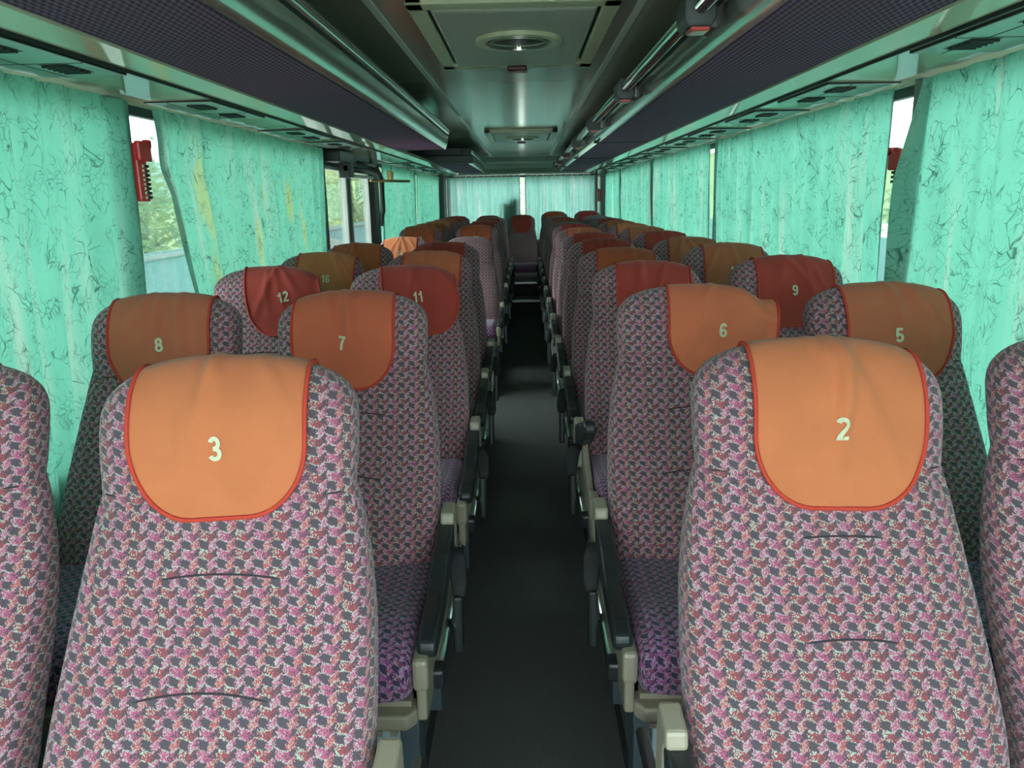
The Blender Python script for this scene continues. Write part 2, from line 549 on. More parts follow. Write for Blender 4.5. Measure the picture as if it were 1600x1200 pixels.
# rear wall under and above the rear window, corner pillars
b = B(); b.box(-XW - .05, XR + .05, YR + .16, YR + .25, 0, .78); b.box(-XW - .05, XR + .05, YR + .16, YR + .25, 1.72, ZC)
b.box(-XW - .05, -1.06, YR + .16, YR + .25, .78, 1.72); b.box(1.10, XR + .05, YR + .16, YR + .25, .78, 1.72)
structure('wall_rear', b, M['bulk'])
b = B(); b.box(-XW, XR, YR + .065, YR + .158, .76, .80)
structure('trim_%d' % i, b, M['bulk']); i += 1
b = B()
b.prism([(10.95, ZC), (11.02, ZC - .03), (11.10, ZC - .085), (11.13, ZC - .10), (11.16, ZC - .10), (11.20, ZC - .105), (11.30, ZC - .17), (11.36, ZC - .235), (11.40, ZC - .25), (YR + .2, ZC - .25), (YR + .2, ZC)], 'x', -XW, XR)
structure('trim_%d' % i, b, M['bulk']); i += 1
# rear corner pillars
for sd in (-1, 1):
    x0 = -1.2 if sd < 0 else 1.115
    b = B(); b.box(x0, x0 + .115, 11.08, YR + .2, .6, 1.80, .02)
    structure('trim_%d' % i, b, M['pillar'] if sd > 0 else M['dark']); i += 1
# pillars between the side windows (left: the doorway lies between 4.72 and 6.52)
LEFT_P = [(.10, .24), (2.37, 2.455), (4.72, 4.86), (6.40, 6.62), (8.60, 8.70), (11.0, 11.2)]
RIGHT_P = [(.10, .24), (2.375, 2.425), (4.74, 4.84), (7.03, 7.13), (9.30, 9.40), (11.0, 11.2)]
for sd, ps in ((-1, LEFT_P), (1, RIGHT_P)):
    for (ya, yb) in ps:
        w_ = XW if sd < 0 else XR
        b = B(); x0, x1 = sorted((sd * (w_ - .03), sd * (w_ + .06)))
        z0 = .0 if (sd < 0 and ya in (4.72, 6.40)) else ZS - .02
        b.box(x0, x1, ya, yb, z0, ZV + .01, .008)
        structure('trim_%d' % i, b, M['pillar'] if ya not in (4.72, 6.40) else M['frame']); i += 1
# glass between the pillars
k = 1
def side_window(sd, ya, yb, za=ZS, zb=ZV):
    global k
    x = sd * ((XW if sd < 0 else XR) + .035)
    fr = B(); x0, x1 = sorted((x - .012, x + .012))
    for (a, c, e, f) in ((ya, yb, za, za + .03), (ya, yb, zb - .03, zb), (ya, ya + .02, za, zb), (yb - .02, yb, za, zb)): fr.box(x0, x1, a, c, e, f)
    o = structure('window_%d' % k, fr, M['frame'])
    g = B(); g.box(x - .003, x + .003, ya + .01, yb - .01, za + .01, zb - .01)
    link('pane', g.mesh('pane'), M['glass'], o)
    k += 1
for sd, ps in ((-1, LEFT_P), (1, RIGHT_P)):
    edges = [(FRONT, FRONT)] + ps
    for a, c in zip(edges[:-1], edges[1:]):
        if sd < 0 and a[0] == 4.72: continue
        side_window(sd, a[1], c[0])
for nm, y, x0, x1, z0, z1 in (('rear', YR + .2, -1.06, 1.10, .78, 1.72), ('front', FRONT - .025, -XW + .03, XW - .03, .60, 1.95)):
    fr = B()
    for (a, c, e, f) in ((x0, x1, z0, z0 + .03), (x0, x1, z1 - .03, z1), (x0, x0 + .03, z0, z1), (x1 - .03, x1, z0, z1)): fr.box(a, c, y - .012, y + .012, e, f)
    o = structure('window_%d' % k, fr, M['frame'])
    g = B(); g.box(x0 + .01, x1 - .01, y - .003, y + .003, z0 + .01, z1 - .01)
    link('pane', g.mesh('pane'), M['glass'], o); k += 1

# middle door: two glazed leaves
for n_, (ya, yb) in enumerate(((4.875, 5.60), (5.615, 6.39))):
    o = bpy.data.objects.new('door_%d' % (n_ + 1), None); COL.objects.link(o); o['kind'] = 'structure'
    o.location = (-XW - .02, ya, 0)
    L = yb - ya
    b = B()
    b.box(-.02, .02, 0, L, -.5, .02, .004); b.box(-.02, .02, 0, L, 1.62, 1.70, .004)
    b.box(-.02, .02, 0, .05, .02, 1.62, .004); b.box(-.02, .02, L - .075, L, .02, 1.62, .004)
    link('leaf_frame', b.mesh('leaf_frame'), M['frame'], o)
    b = B(); b.box(-.006, .024, .045, .062, .03, 1.62); b.box(-.006, .026, L - .10, L - .07, .03, 1.62); b.box(-.006, .024, .05, L - .075, 1.60, 1.62)
    link('trim_strip', b.mesh('trim_strip'), M['framelt'], o)
    b = B(); b.box(-.003, .003, .04, L - .06, .01, 1.63)
    link('pane', b.mesh('pane'), M['glass'], o)
b = B(); b.box(-XW - .06, -XW + .005, 4.72, 6.52, 1.69, ZV + .02)
structure('trim_%d' % i, b, M['frame']); i += 1
# air ducts along the window heads: flat underside with service panels, bright fascia
for sd in (-1, 1):
    b = B()
    w_, q = (XW, 0.0) if sd < 0 else (XR, .02)
    pts = [(sd * w_, ZV), (sd * (.934 + q), ZV + .004), (sd * (.929 + q), ZV + .014), (sd * (.923 + q), ZV + .010), (sd * (.856 + q), ZV + .026), (sd * (.856 + q), ZV + .05), (sd * w_, ZV + .05)]
    b.prism(pts, 'y', FRONT + .02, YR - .32)
    structure('trim_%d' % i, b, M['duct']); i += 1
    b = B(); x0, x1 = sorted((sd * (.9315 + q), sd * (.9255 + q)))
    b.box(x0, x1, FRONT + .02, YR - .33, ZV + .0025, ZV + .011)
    structure('trim_%d' % i, b, M['grille']); i += 1

# ------------------------------------------------------------------ service panels in the duct
def service_panel(sd, yc, L, label):
    t = thing('service_panel', label, 'panel', (sd * (1.04 if sd < 0 else 1.068), yc, ZV + .002), 'service panels under the window ducts')
    W = .105
    b = B(); b.box(-W, W, -L / 2, L / 2, -.006, .003, .003)
    link('cover_plate', b.mesh('cover_plate'), M['service'], t)
    b = B()
    for y in (-L / 2, L / 2): b.box(-W - .004, W + .004, y - .003, y + .003, -.0045, .004)
    for x in (-W, W): b.box(x - .003, x + .003, -L / 2, L / 2, -.0045, .004)
    b.box(-W * .35, -W * .35 + .003, -L / 2, L / 2, -.0068, 0); b.box(-W, W, L * .12, L * .12 + .003, -.0068, 0)
    link('dark_line', b.mesh('dark_line'), M['grille'], t)
    for y in (-L * .28, L * .26):
        b = B()
        xc = -sd * W * .30
        b.box(xc - .034, xc + .034, y - .060, y + .060, -.0065, -.002, .002)
        for q in range(5): b.box(xc - .031, xc + .031, y - .050 + q * .022, y - .044 + q * .022, -.012, -.005, .001)
        link('air_vent', b.mesh('air_vent'), M['grille'], t)

LEFTS = [(1.76, .50), (2.80, .50), (3.86, .50), (4.60, .46), (7.3, .5), (8.35, .5), (9.4, .5)]
RIGHTS = [(1.70, .50), (2.69, .46), (3.44, .46), (4.25, .46), (4.95, .46), (5.75, .46), (6.55, .46), (7.35, .46), (8.2, .46), (9.0, .46), (9.8, .46)]
ORD = ['nearest', 'second', 'third', 'fourth', 'fifth', 'sixth', 'seventh', 'eighth', 'ninth', 'tenth', 'eleventh', 'twelfth']
for sd, lst, nm in ((-1, LEFTS, 'left'), (1, RIGHTS, 'right')):
    for q, (yc, L) in enumerate(lst):
        service_panel(sd, yc, L, 'green-tinted service panel with two black vents, %s along the %s duct' % (ORD[q], nm))

# ------------------------------------------------------------------ luggage racks
def lip_profile(sd, x0):
    p = [(0, .000), (-.004, .004), (-.016, .030), (-.024, .062), (-.026, .088)]
    q = [(-.018, .091), (-.018, .098), (-.028, .101), (-.036, .116), (-.036, .130), (-.028, .143), (-.012, .150), (.004, .146), (.008, .10), (.012, .012)]
    return [(sd * (x0 + a), z) for a, z in p + q]

def rack(sd, ya, yb, xi, label, seams=(), cap=False):
    z0 = ZV + .032
    xo = .853 if sd < 0 else .873
    w_ = XW if sd < 0 else XR
    t = thing('luggage_rack', label, 'luggage rack', (0, ya, z0))
    L = yb - ya
    b = B(); x0, x1 = sorted((sd * (xi + .004), sd * xo)); b.box(x0, x1, 0, L, 0, .012, .002)
    link('fabric_underside', b.mesh('fabric_underside'), M['rackfab'], t)
    b = B(); b.prism(lip_profile(sd, xi), 'y', 0, L)
    me = b.mesh('lip'); me.polygons.foreach_set('use_smooth', [True] * len(me.polygons))
    lp = link('lip', me, M['lip'], t)
    es = lp.modifiers.new('edges', 'EDGE_SPLIT'); es.split_angle = math.radians(50)
    b = B(); x0, x1 = sorted((sd * (xi - .0275), sd * (xi - .015))); b.box(x0, x1, .002, L - .002, .0885, .1005)
    link('groove_strip', b.mesh('groove_strip'), M['grille'], lp)
    b = B(); x0, x1 = sorted((sd * (xi + .012), sd * w_)); b.box(x0, x1, 0, L, .018, .03)
    link('shelf', b.mesh('shelf'), M['header'], t)
    for y in seams:
        b = B(); x0, x1 = sorted((sd * (xi - .03), sd * xo)); b.box(x0, x1, y - ya - .014, y - ya + .014, -.004, .016, .002)
        link('joint_strip', b.mesh('joint_strip'), M['grille'], t)
    for y in (0, L):
        b = B(); pts = lip_profile(sd, xi)
        pts = [(sd * w_, .03), (sd * xo, .03), (sd * xo, .0)] + pts[:-2] + [(sd * w_, .13)]
        b.prism(pts, 'y', y - .006, y + .006)
        link('end_plate', b.mesh('end_plate'), M['dark'], t)
    if cap:
        b = B(); x0, x1 = sorted((sd * (xi - .055), sd * .98)); b.box(x0, x1, -.16, -.008, .002, .075, .008)
        x0, x1 = sorted((sd * (xi + .06), sd * .95)); b.box(x0, x1, -.12, -.008, .075, .15, .008)
        link('end_housing', b.mesh('end_housing'), M['dark'], t)
    return t

rack(-1, FRONT + .1, 5.75, .517, 'long left luggage rack with dark purple fabric underside and shiny lip, over the front seats')
rack(-1, 8.10, 11.05, .517, 'short left luggage rack with dark end housing, at the rear beyond the door', cap=True)
rack(1, FRONT + .1, 11.05, .545, 'full-length right luggage rack with purple fabric underside, below the grab rail', seams=(5.35, 7.45, 9.6))

# grab rail under the right-hand edge of the ceiling
t = thing('grab_rail', 'long metal grab rail with red-tipped dark joints along the right rack', 'grab rail', (.462, FRONT + .2, 1.822))
b = B(); b.tube([(0, 0, 0), (0, 12.0 - .2 - FRONT - 1.1, 0)], .018, 16)
link('rail', b.mesh('rail'), M['chrome'], t)
b = B(); b.tube([(.0, 0, .0245), (.0, 12.0 - .2 - FRONT - 1.1, .0245)], .006, 8)
link('rail_trim', b.mesh('rail_trim'), M['chrome'], t)
for y in (.5, 1.98, 3.34, 4.78, 6.35, 7.9, 9.4, 10.6):
    yl = y - FRONT - .2
    b = B(); b.prism([(-.037, -.026), (-.026, -.044), (.026, -.044), (.037, -.026), (.038, .012), (.022, .038), (-.022, .038), (-.038, .012)], 'y', yl - .055, yl + .055, .005)
    jt = link('rail_joint', b.mesh('rail_joint'), M['dark'], t)
    b = B(); b.box(-.022, .022, yl - .050, yl + .010, -.053, -.042, .003)
    link('red_lens', b.mesh('red_lens'), M['redlens'], jt)
    b = B(); b.prism([(.012, -.020), (.012, .020), (.062, .038), (.075, .030), (.066, -.030)], 'y', yl + .05, yl + .16, .006)
    link('bracket', b.mesh('bracket'), M['gunmetal'], t)

# ------------------------------------------------------------------ roof hatches
def hatch(ya, yb, label):
    cx, cy = .025, (ya + yb) / 2
    t = thing('roof_hatch', label, 'roof hatch', (cx, cy, ZC), 'roof hatches in the ceiling')
    W, L = .32, (yb - ya) / 2
    b = B()
    for (x0, x1, y0, y1) in ((-W, W, -L, -L + .075), (-W, W, L - .085, L), (-W, -W + .055, -L, L), (W - .055, W, -L, L)): b.box(x0, x1, y0, y1, -.030, .002, .006)
    link('hatch_frame', b.mesh('hatch_frame'), M['cream'], t)
    b = B(); b.box(-W + .066, W - .066, -L + .085, L - .098, -.034, .0, .012)
    link('hatch_panel', b.mesh('hatch_panel'), M['hatch'], t)
    b = B(); b.box(-W + .054, W - .054, -L + .074, L - .084, -.004, .001)
    link('gap_shadow_strip', b.mesh('gap_shadow_strip'), M['grille'], t)
    vy = ya + (yb - ya) * .44 - cy
    b = B(); b.disc_ring((.01, vy), .152, .118, -.048, -.030, 48); b.disc_ring((.01, vy), .118, .100, -.040, -.030, 48)
    v = link('vent_ring', b.mesh('vent_ring'), M['cream'], t)
    b = B(); b.disc_ring((.01, vy), .104, .001, -.0375, -.034, 48)
    link('vent_mesh', b.mesh('vent_mesh'), M['grille'], v)
    b = B(); b.box(-.006 + .01, .018, vy - .102, vy + .102, -.047, -.036, .002)
    b.disc_ring((.01, vy), .110, .102, -.052, -.038, 48)
    link('vent_bar', b.mesh('vent_bar'), M['chrome'], v)
    b = B(); b.box(-.042, .042, L - .082, L - .01, -.052, -.030, .006)
    link('red_handle', b.mesh('red_handle'), M['darkred'], t)
    b = B(); b.box(-.19, -.075, L - .052, L - .040, -.0315, -.029); b.box(.075, .19, L - .052, L - .040, -.0315, -.029)
    link('text_groove', b.mesh('text_groove'), M['bulk'], t)
hatch(2.42, 3.585, 'large cream roof hatch with round vent, nearest, at top of picture')
hatch(6.98, 8.14, 'farther roof hatch with cream frame, midway down the ceiling')

# ------------------------------------------------------------------ curtains
def curtain_mesh(name, P, top, bot, L0, seed, period=.115, amp=.013, hem=.02, nv=44, lean=0.0):
    """P(s, v, off) -> point; s 0..1 along, v 0 top .. 1 bottom"""
    rg = random.Random(seed)
    nu = max(30, int(L0 / .011))
    ph = []
    x = 0.0
    kn = []
    while x < L0 + .3:
        kn.append((x, rg.uniform(.35, 1.0) * (1 if len(kn) % 2 else -1), rg.uniform(-.02, .02)))
        x += period / 2 * rg.uniform(.6, 1.5)
    kx = [q[0] for q in kn]; ka = [q[1] for q in kn]; kd = [q[2] for q in kn]
    def fold(s, v):
        xs = s * L0
        drift = np.interp(xs, kx, kd)
        xx = xs + drift * v * 1.6
        j = max(0, min(len(kx) - 2, int(np.searchsorted(kx, xx)) - 1))
        tt = max(0, min(1, (xx - kx[j]) / (kx[j + 1] - kx[j]))); tt = tt * tt * (3 - 2 * tt)
        return ka[j] + (ka[j + 1] - ka[j]) * tt
    vs_, fs, uv, hm = [], [], [], []
    for a in range(nv + 1):
        v = a / nv
        g = amp * (.55 + .45 * min(1, v * 3)) * (1 + .15 * math.sin(v * 7 + seed))
        for c in range(nu + 1):
            s = c / nu
            o = fold(s, v) * g + .0025 * math.sin(s * L0 * 60 + v * 9 + seed)
            vs_.append(P(s, v, o))
            uv.append((s * L0 + seed * 1.37, (top - bot) * (1 - v) + seed * .73))
            e = min(s, 1 - s) * L0
            hm.append(max(0.0, min(1.0, (hem - e) / .006 + .5)) if v > .012 else .25)
    for a in range(nv):
        for c in range(nu):
            q = a * (nu + 1) + c
            fs.append((q, q + 1, q + nu + 2, q + nu + 1))
    me = mesh_from(name, vs_, fs, uv)
    at = me.attributes.new('hem', 'FLOAT', 'POINT')
    at.data.foreach_set('value', hm)
    return me


def side_curtain(sd, y0, y1, label, seed, mat='curtain', x=None, bot=.62, period=.125, amp=.021, turn0=0.0, turn1=0.0, hem=.02):
    x = x or (1.140 if sd < 0 else 1.172)
    top = ZV - .012
    f0 = y0 if callable(y0) else (lambda v: y0)
    f1 = y1 if callable(y1) else (lambda v: y1)
    L = f1(0) - f0(0)
    def P(s, v, o):
        yy = f0(v) + (f1(v) - f0(v)) * s
        inw = turn0 * max(0, 1 - s * L / .10) ** 2 + turn1 * max(0, 1 - (1 - s) * L / .10) ** 2
        return (sd * (x - inw * min(1, v * 4) + .03 * v) + o, yy, top + (bot - top) * v)
    me = curtain_mesh('curtain', P, top, bot, L, seed, period, amp, hem)
    return tag(link('curtain', me, M[mat]), label, 'curtain', 'green window curtains')

side_curtain(-1, .26, lambda v: 2.438 - .01 * v, 'green crinkled curtain, nearest on the left, in front of the red hammer case', 1)
def edge2(v): return 2.60 + .03 * v + .30 * (v ** 1.3) - .03 * math.sin(v * math.pi) + (.05 * math.exp(-((v - .17) / .06) ** 2) * -.6)
side_curtain(-1, edge2, lambda v: 4.74, 'green curtain with yellowed patches and slanting edge, left, just before the door', 2, 'curtain_y', turn0=.03, hem=.032)
side_curtain(-1, lambda v: 6.66 + .05 * v, 8.66, 'green curtain on the left just behind the middle door', 3, period=.10)
side_curtain(-1, lambda v: 8.80 + .05 * v, lambda v: 11.02 + .05 * v, 'rearmost green curtain on the left side wall', 4, period=.10)
side_curtain(1, .26, lambda v: 2.305 + .05 * v, 'green crinkled curtain, nearest on the right, with dark turned edge', 5, turn1=.05, hem=.045)
side_curtain(1, lambda v: 2.46 + .03 * v, 4.72, 'green curtain on the right behind seats 5 and 9', 6, hem=.03)
side_curtain(1, 4.83, 7.05, 'green curtain on the right, third from the front', 7, period=.11)
side_curtain(1, 7.09, 9.20, 'green curtain on the right, fourth from the front', 8, period=.11, turn1=.03)
side_curtain(1, 9.34, lambda v: 10.02 + .03 * v, 'narrow green curtain on the right before the bright slit', 9, period=.09)
side_curtain(1, lambda v: 10.11 + .06 * v, 11.07, 'rearmost green curtain on the right side wall', 10, period=.09)

def rear_curtain(x0, x1, label, seed):
    top, bot = 1.70, .80
    L = x1 - x0
    def P(s, v, o): return (x0 + (x1 - x0) * s, YR + .03 + o * 1.0, top + (bot - top) * v)
    me = curtain_mesh('curtain', P, top, bot, L, seed, .075, .028, .012, 30)
    c = tag(link('curtain', me, M['curtain_b']), label, 'curtain', 'green rear window curtains')
    n = int(L / .085)
    for q in range(n + 1):
        b = B(); xx = x0 + .01 + (L - .02) * q / n
        b.tube([(xx, YR + .03, top + .004), (xx + .006, YR + .022, top + .016), (xx, YR + .03, top + .019)], .006, 6)
        link('curtain_hook', b.mesh('curtain_hook'), M['digits'], c)
rear_curtain(-1.07, -.015, 'pleated pale green rear window curtain, left half', 21)
rear_curtain(.052, 1.075, 'pleated pale green rear window curtain, right half', 22)
t = thing('curtain_rail', 'thin rail above the pale green rear curtains', 'curtain rail', (0, YR + .03, 1.728))
b = B(); b.tube([(-1.07, 0, 0), (1.08, 0, 0)], .007, 8)
link('rod', b.mesh('rod'), M['chrome'], t)
for x in (-1.06, 1.07):
    b = B(); b.box(x - .012, x + .012, -.012, .012, -.012, .006, .002); link('rod_end', b.mesh('rod_end'), M['dark'], t)

# ------------------------------------------------------------------ emergency hammers
def hammer(x, y, z, sd, label, h=.175):
    t = thing('emergency_hammer', label, 'emergency hammer', (x, y, z), 'red emergency hammers on the window pillars')
    b = B(); x0, x1 = sorted((0, -sd * .035)); b.box(x0, x1, -.030, .030, 0, h, .006)
    link('case', b.mesh('case'), M['redpl'], t)
    b = B(); x0, x1 = sorted((-sd * .030, -sd * .048)); b.box(x0, x1, -.035, .045, h - .055, h + .006, .006)
    b.box(x0, x1, .02, .050, h - .012, h + .012, .004)
    link('hammer_head', b.mesh('hammer_head'), M['redpl'], t)
    b = B()
    x0, x1 = sorted((-sd * .034, -sd * .0395))
    for q in range(8): b.box(x0, x1, .0, .030, .008 + q * .0135, .016 + q * .0135)
    sl = link('slots', b.mesh('slots'), M['grille'], t)
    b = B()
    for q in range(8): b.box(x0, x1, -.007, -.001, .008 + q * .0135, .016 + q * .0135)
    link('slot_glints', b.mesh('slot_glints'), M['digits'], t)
hammer(-XW + .034, 2.452, 1.41, -1, 'red emergency hammer case on the left pillar, beside the first curtain gap')
hammer(XR - .030, 2.40, 1.415, 1, 'red emergency hammer case seen in the narrow gap between right curtains', .10)
hammer(1.113, 11.12, 1.33, 1, 'small red emergency hammer case on the rear right corner pillar', .17)

# ------------------------------------------------------------------ door mechanism over the middle door
t = thing('door_mechanism', 'dark rods and brass bar of the opening gear above the middle door', 'door gear', (-1.12, 4.9, 1.62))
b = B(); b.box(-.07, .03, .02, .42, .02, .09, .01); b.box(-.05, .03, .30, .42, -.07, .03, .008); link('motor_housing', b.mesh('motor_housing'), M['black'], t)
b = B(); b.tube([(.0, .30, -.01), (.0, 1.30, -.01)], .018, 10); b.tube([(.03, .55, .035), (.03, 1.15, .035)], .012, 10); link('shaft', b.mesh('shaft'), M['black'], t)
b = B(); b.box(-.025, .03, .40, .80, -.065, -.045, .004); b.box(-.025, .03, .80, 1.10, -.060, -.042, .004); link('slide_bar', b.mesh('slide_bar'), M['framelt'], t)
b = B(); b.tube([(.02, 1.02, -.075), (.25, 1.42, -.075)], .010, 8); b.box(.11, .15, 1.20, 1.28, -.07, .0, .004); link('brass_bar', b.mesh('brass_bar'), M['brass'], t)
b = B(); b.tube([(.01, 1.30, .03), (.03, 1.42, -.06), (.02, 1.46, -.30), (.0, 1.44, -.42)], .022, 10); link('pivot_arm', b.mesh('pivot_arm'), M['black'], t)

# ------------------------------------------------------------------ seats
ZT = 1.021                      # top of the backrest above the podium
CAP = .085
def hwid(z):
    return float(np.interp(z, [.34, .42, .50, .58, .66, .73, .785, .815, .840, .875, .925, ZT],
                              [.222, .226, .228, .226, .221, .212, .202, .1945, .1875, .1915, .192, .188]))
def yfront(z):
    lum = .078 * math.exp(-((z - .44) / .19) ** 2)
    head = .016 * math.exp(-((z - .932) / .07) ** 2)
    return -.335 * (ZT - .06 - z) - lum - head
def thick(z):
    return float(np.interp(z, [.34, .45, .6, .78, .845, .925, ZT], [.050, .072, .066, .056, .053, .060, .056]))
ZR = ZT - CAP
def shape(z):
    """half width, half thickness, centre y at height z"""
    w, T = hwid(z), thick(z)
    yc = yfront(min(z, ZR)) + thick(min(z, ZR))
    if z > ZR:
        tau = min(.99999, (z - ZR) / CAP)
        yc = yfront(ZR) + thick(ZR) + .03 * (z - ZR) / CAP
        w = w * (1 - tau ** 2.55) ** (1 / 2.55)
        T = T * math.sqrt(1 - tau * tau)
    return w, T, yc
def front_y(x, z):
    w, T, yc = shape(z)
    q = min(.999, abs(x) / max(w, 1e-4))
    return yc - T * (1 - q ** 4.2) ** (1 / 3.0)

def backrest_mesh(name, extra=0):
    sm = lambda t_: max(0.0, min(1.0, t_)) ** 2 * (3 - 2 * max(0.0, min(1.0, t_)))
    creases = [(.838, .75, lambda x: sm((abs(x) - .085) / .03))]
    zs = set(np.linspace(.36, ZR, 46).tolist())
    zs |= set((ZR + CAP * np.sin(np.linspace(.06, 1.0, 15) * math.pi / 2) * .9995).tolist())
    for c in creases:
        zs = {q for q in zs if abs(q - c[0]) > .020}
        zs |= {c[0] + q for q in (-.018, -.011, -.006, -.003, -.0006, .0006, .004, .009, .015)}
    zs = sorted(zs)
    n = 84
    vs_, uv, fs = [], [], []
    arc = 0.0; pz = None
    th = []
    for j in range(n + 1): th.append(-math.pi + 2 * math.pi * j / n)      # starts at the back, goes over the front
    for z in zs:
        w, T, yc = shape(z)
        if pz is not None: arc += math.hypot(z - pz[0], yc - T - pz[1])
        pz = (z, yc - T)
        a_len = 0.0; pp = None; base = []
        for j, t_ in enumerate(th):
            # angle 0 = front centre
            sx, cx_ = math.sin(t_), math.cos(t_)
            e = 2 / 4.2
            x = w * math.copysign(abs(sx) ** e, sx)
            q = min(1, abs(x) / max(w, 1e-6))
            y = yc - T * math.copysign(1, cx_) * (1 - q ** 4.2) ** (1 / 3.0)
            zoff = 0.0
            if cx_ > 0 and q < .97:
                # bolster seams and creases pressed into the front
                sw = (w - .030)
                y += .0025 * math.exp(-((abs(x) - sw) / .004) ** 2) * (z < .83)
                y -= .006 * max(0, (abs(x) - (w - .09)) / .09) * math.exp(-((z - .6) / .2) ** 2)
                for (zc, amt, f) in creases:
                    dz = z - zc; g_ = f(x) * amt
                    if g_ and abs(dz) < .12:
                        y += g_ * (-.007 * math.exp(-(dz / .022) ** 2) if dz > 0 else .008 * math.exp(-(dz / .006) ** 2))
                        zoff -= .9 * x * x * amt * math.exp(-(dz / .05) ** 2)
            if pp is not None: a_len += math.hypot(x - pp[0], y - pp[1])
            pp = (x, y); base.append((x, y, a_len, zoff))
        mid = base[n // 2][2]
        for (x, y, a, zo) in base: vs_.append((x, y, z + zo)); uv.append((a - mid, arc + zo))
    for i_ in range(len(zs) - 1):
        for j in range(n):
            q = i_ * (n + 1) + j
            fs.append((q, q + 1, q + n + 2, q + n + 1))
    fs.append(tuple(range(n - 1, -1, -1)))
    top = (len(zs) - 1) * (n + 1)
    fs.append(tuple(range(top, top + n)))
    me = mesh_from(name, vs_, fs, uv)
    me.validate()
    return me

def cushion_mesh():
    # rounded block: section across x at each y
    ys = np.linspace(-.645, -.13, 40)
    n = 56
    vs_, uv, fs = [], [], []
    arc = 0.0
    for i_, y in enumerate(ys):
        fr = min(1, (y + .645) / .05)
        cap = math.sqrt(max(0.0, 1 - (1 - fr) ** 2))
        w = .222 * (.92 + .08 * cap)
        zt = .418 - .05 * (1 - cap) + .016 * math.exp(-((y + .53) / .09) ** 2) - .03 * max(0, y + .35)
        zb = .305 + .012 * (1 - cap)
        zc, hz = (zt + zb) / 2, (zt - zb) / 2
        if i_: arc += .515 / 39 * (1.0 if fr >= 1 else 2.2)
        pp, al = None, 0
        row = []
        for j in range(n + 1):
            t_ = -math.pi + 2 * math.pi * j / n
            e = 2 / 5.0
            x = w * math.copysign(abs(math.sin(t_)) ** e, math.sin(t_))
            z = zc + hz * math.copysign(abs(math.cos(t_)) ** e, math.cos(t_))
            if math.cos(t_) > 0: z += .004 * math.exp(-((abs(x) - .188) / .008) ** 2) - .010 * math.exp(-(x / .12) ** 2)
            if pp: al += math.hypot(x - pp[0], z - pp[1])
            pp = (x, z); row.append((x, y, z, al))
        mid = row[n // 2][3]
        for (x, yy, z, a) in row: vs_.append((x, yy, z)); uv.append((a - mid, arc))
    for i_ in range(len(ys) - 1):
        for j in range(n):
            q = i_ * (n + 1) + j
            fs.append((q, q + n + 1, q + n + 2, q + 1))
    fs.append(tuple(range(0, n)))
    top = (len(ys) - 1) * (n + 1)
    fs.append(tuple(range(top + n - 1, top - 1, -1)))
    me = mesh_from('cushion', vs_, fs, uv)
    # front face needs its own mapping: reuse x / z there
    l = me.uv_layers[0]
    p = me.polygons[len(me.polygons) - 2]
    for li in p.loop_indices:
        v = me.vertices[me.loops[li].vertex_index].co
        l.data[li].uv = (v.x, v.z - .45)
    return me

def aisle_parts(sd):
    """meshes on the aisle side; sd=+1 aisle to the right of the seat"""
    D = {}
    X = lambda a, c: sorted((sd * a, sd * c))
    # beige side shield
    b = B(); x0, x1 = X(.226, .246)
    b.prism([(-.640, .275), (-.600, .262), (-.20, .275), (-.10, .36), (-.10, .45), (-.24, .46), (-.34, .42), (-.55, .372), (-.635, .372)], 'x', x0, x1, .006)
    D['side_shield'] = (b.mesh('side_shield'), 'beige')
    b = B(); x0, x1 = X(.222, .252)
    b.box(x0, x1, -.652, -.575, .345, .412, .009)
    D['lever_cap'] = (b.mesh('lever_cap'), 'beige')
    # folding armrest: dark pad with a kink, beige pivot cap at the back
    b = B(); x0, x1 = X(.229, .267)
    b.prism([(-.20, .488), (-.215, .500), (-.34, .486), (-.46, .448), (-.585, .446), (-.625, .436), (-.632, .418), (-.622, .398), (-.56, .392), (-.44, .398), (-.34, .418), (-.22, .425)], 'x', x0, x1, .009, 3)
    D['armrest'] = (b.mesh('armrest'), 'black')
    b = B(); x0, x1 = X(.236, .268)
    b.prism([(-.232, .500), (-.226, .526), (-.165, .532), (-.156, .522), (-.150, .36), (-.20, .36), (-.212, .49)], 'x', x0, x1, .006, 2)
    D['pivot_cap'] = (b.mesh('pivot_cap'), 'beige')
    # belt end and buckle hanging on the aisle side
    b = B()
    b.tube([(sd * .262, -.24, .44), (sd * .276, -.27, .425), (sd * .284, -.31, .385), (sd * .283, -.325, .365)], [.024, .022, .018, .014], 8, .3)
    D['belt_strap'] = (b.mesh('belt_strap'), 'strap')
    b = B(); x0, x1 = X(.270, .292)
    b.prism([(-.345, .372), (-.305, .362), (-.315, .235), (-.360, .238)], 'x', x0, x1, .006)
    D['belt_buckle'] = (b.mesh('belt_buckle'), 'black')
    b = B(); b.tube([(sd * .252, -.50, .295), (sd * .252, .07, .295)], .012, 10)
    D['side_rail'] = (b.mesh('side_rail'), 'alu')
    b = B(); x0, x1 = X(.236, .268); b.box(x0, x1, -.535, -.49, .268, .312, .008)
    D['rail_clamp'] = (b.mesh('rail_clamp'), 'black')
    return D

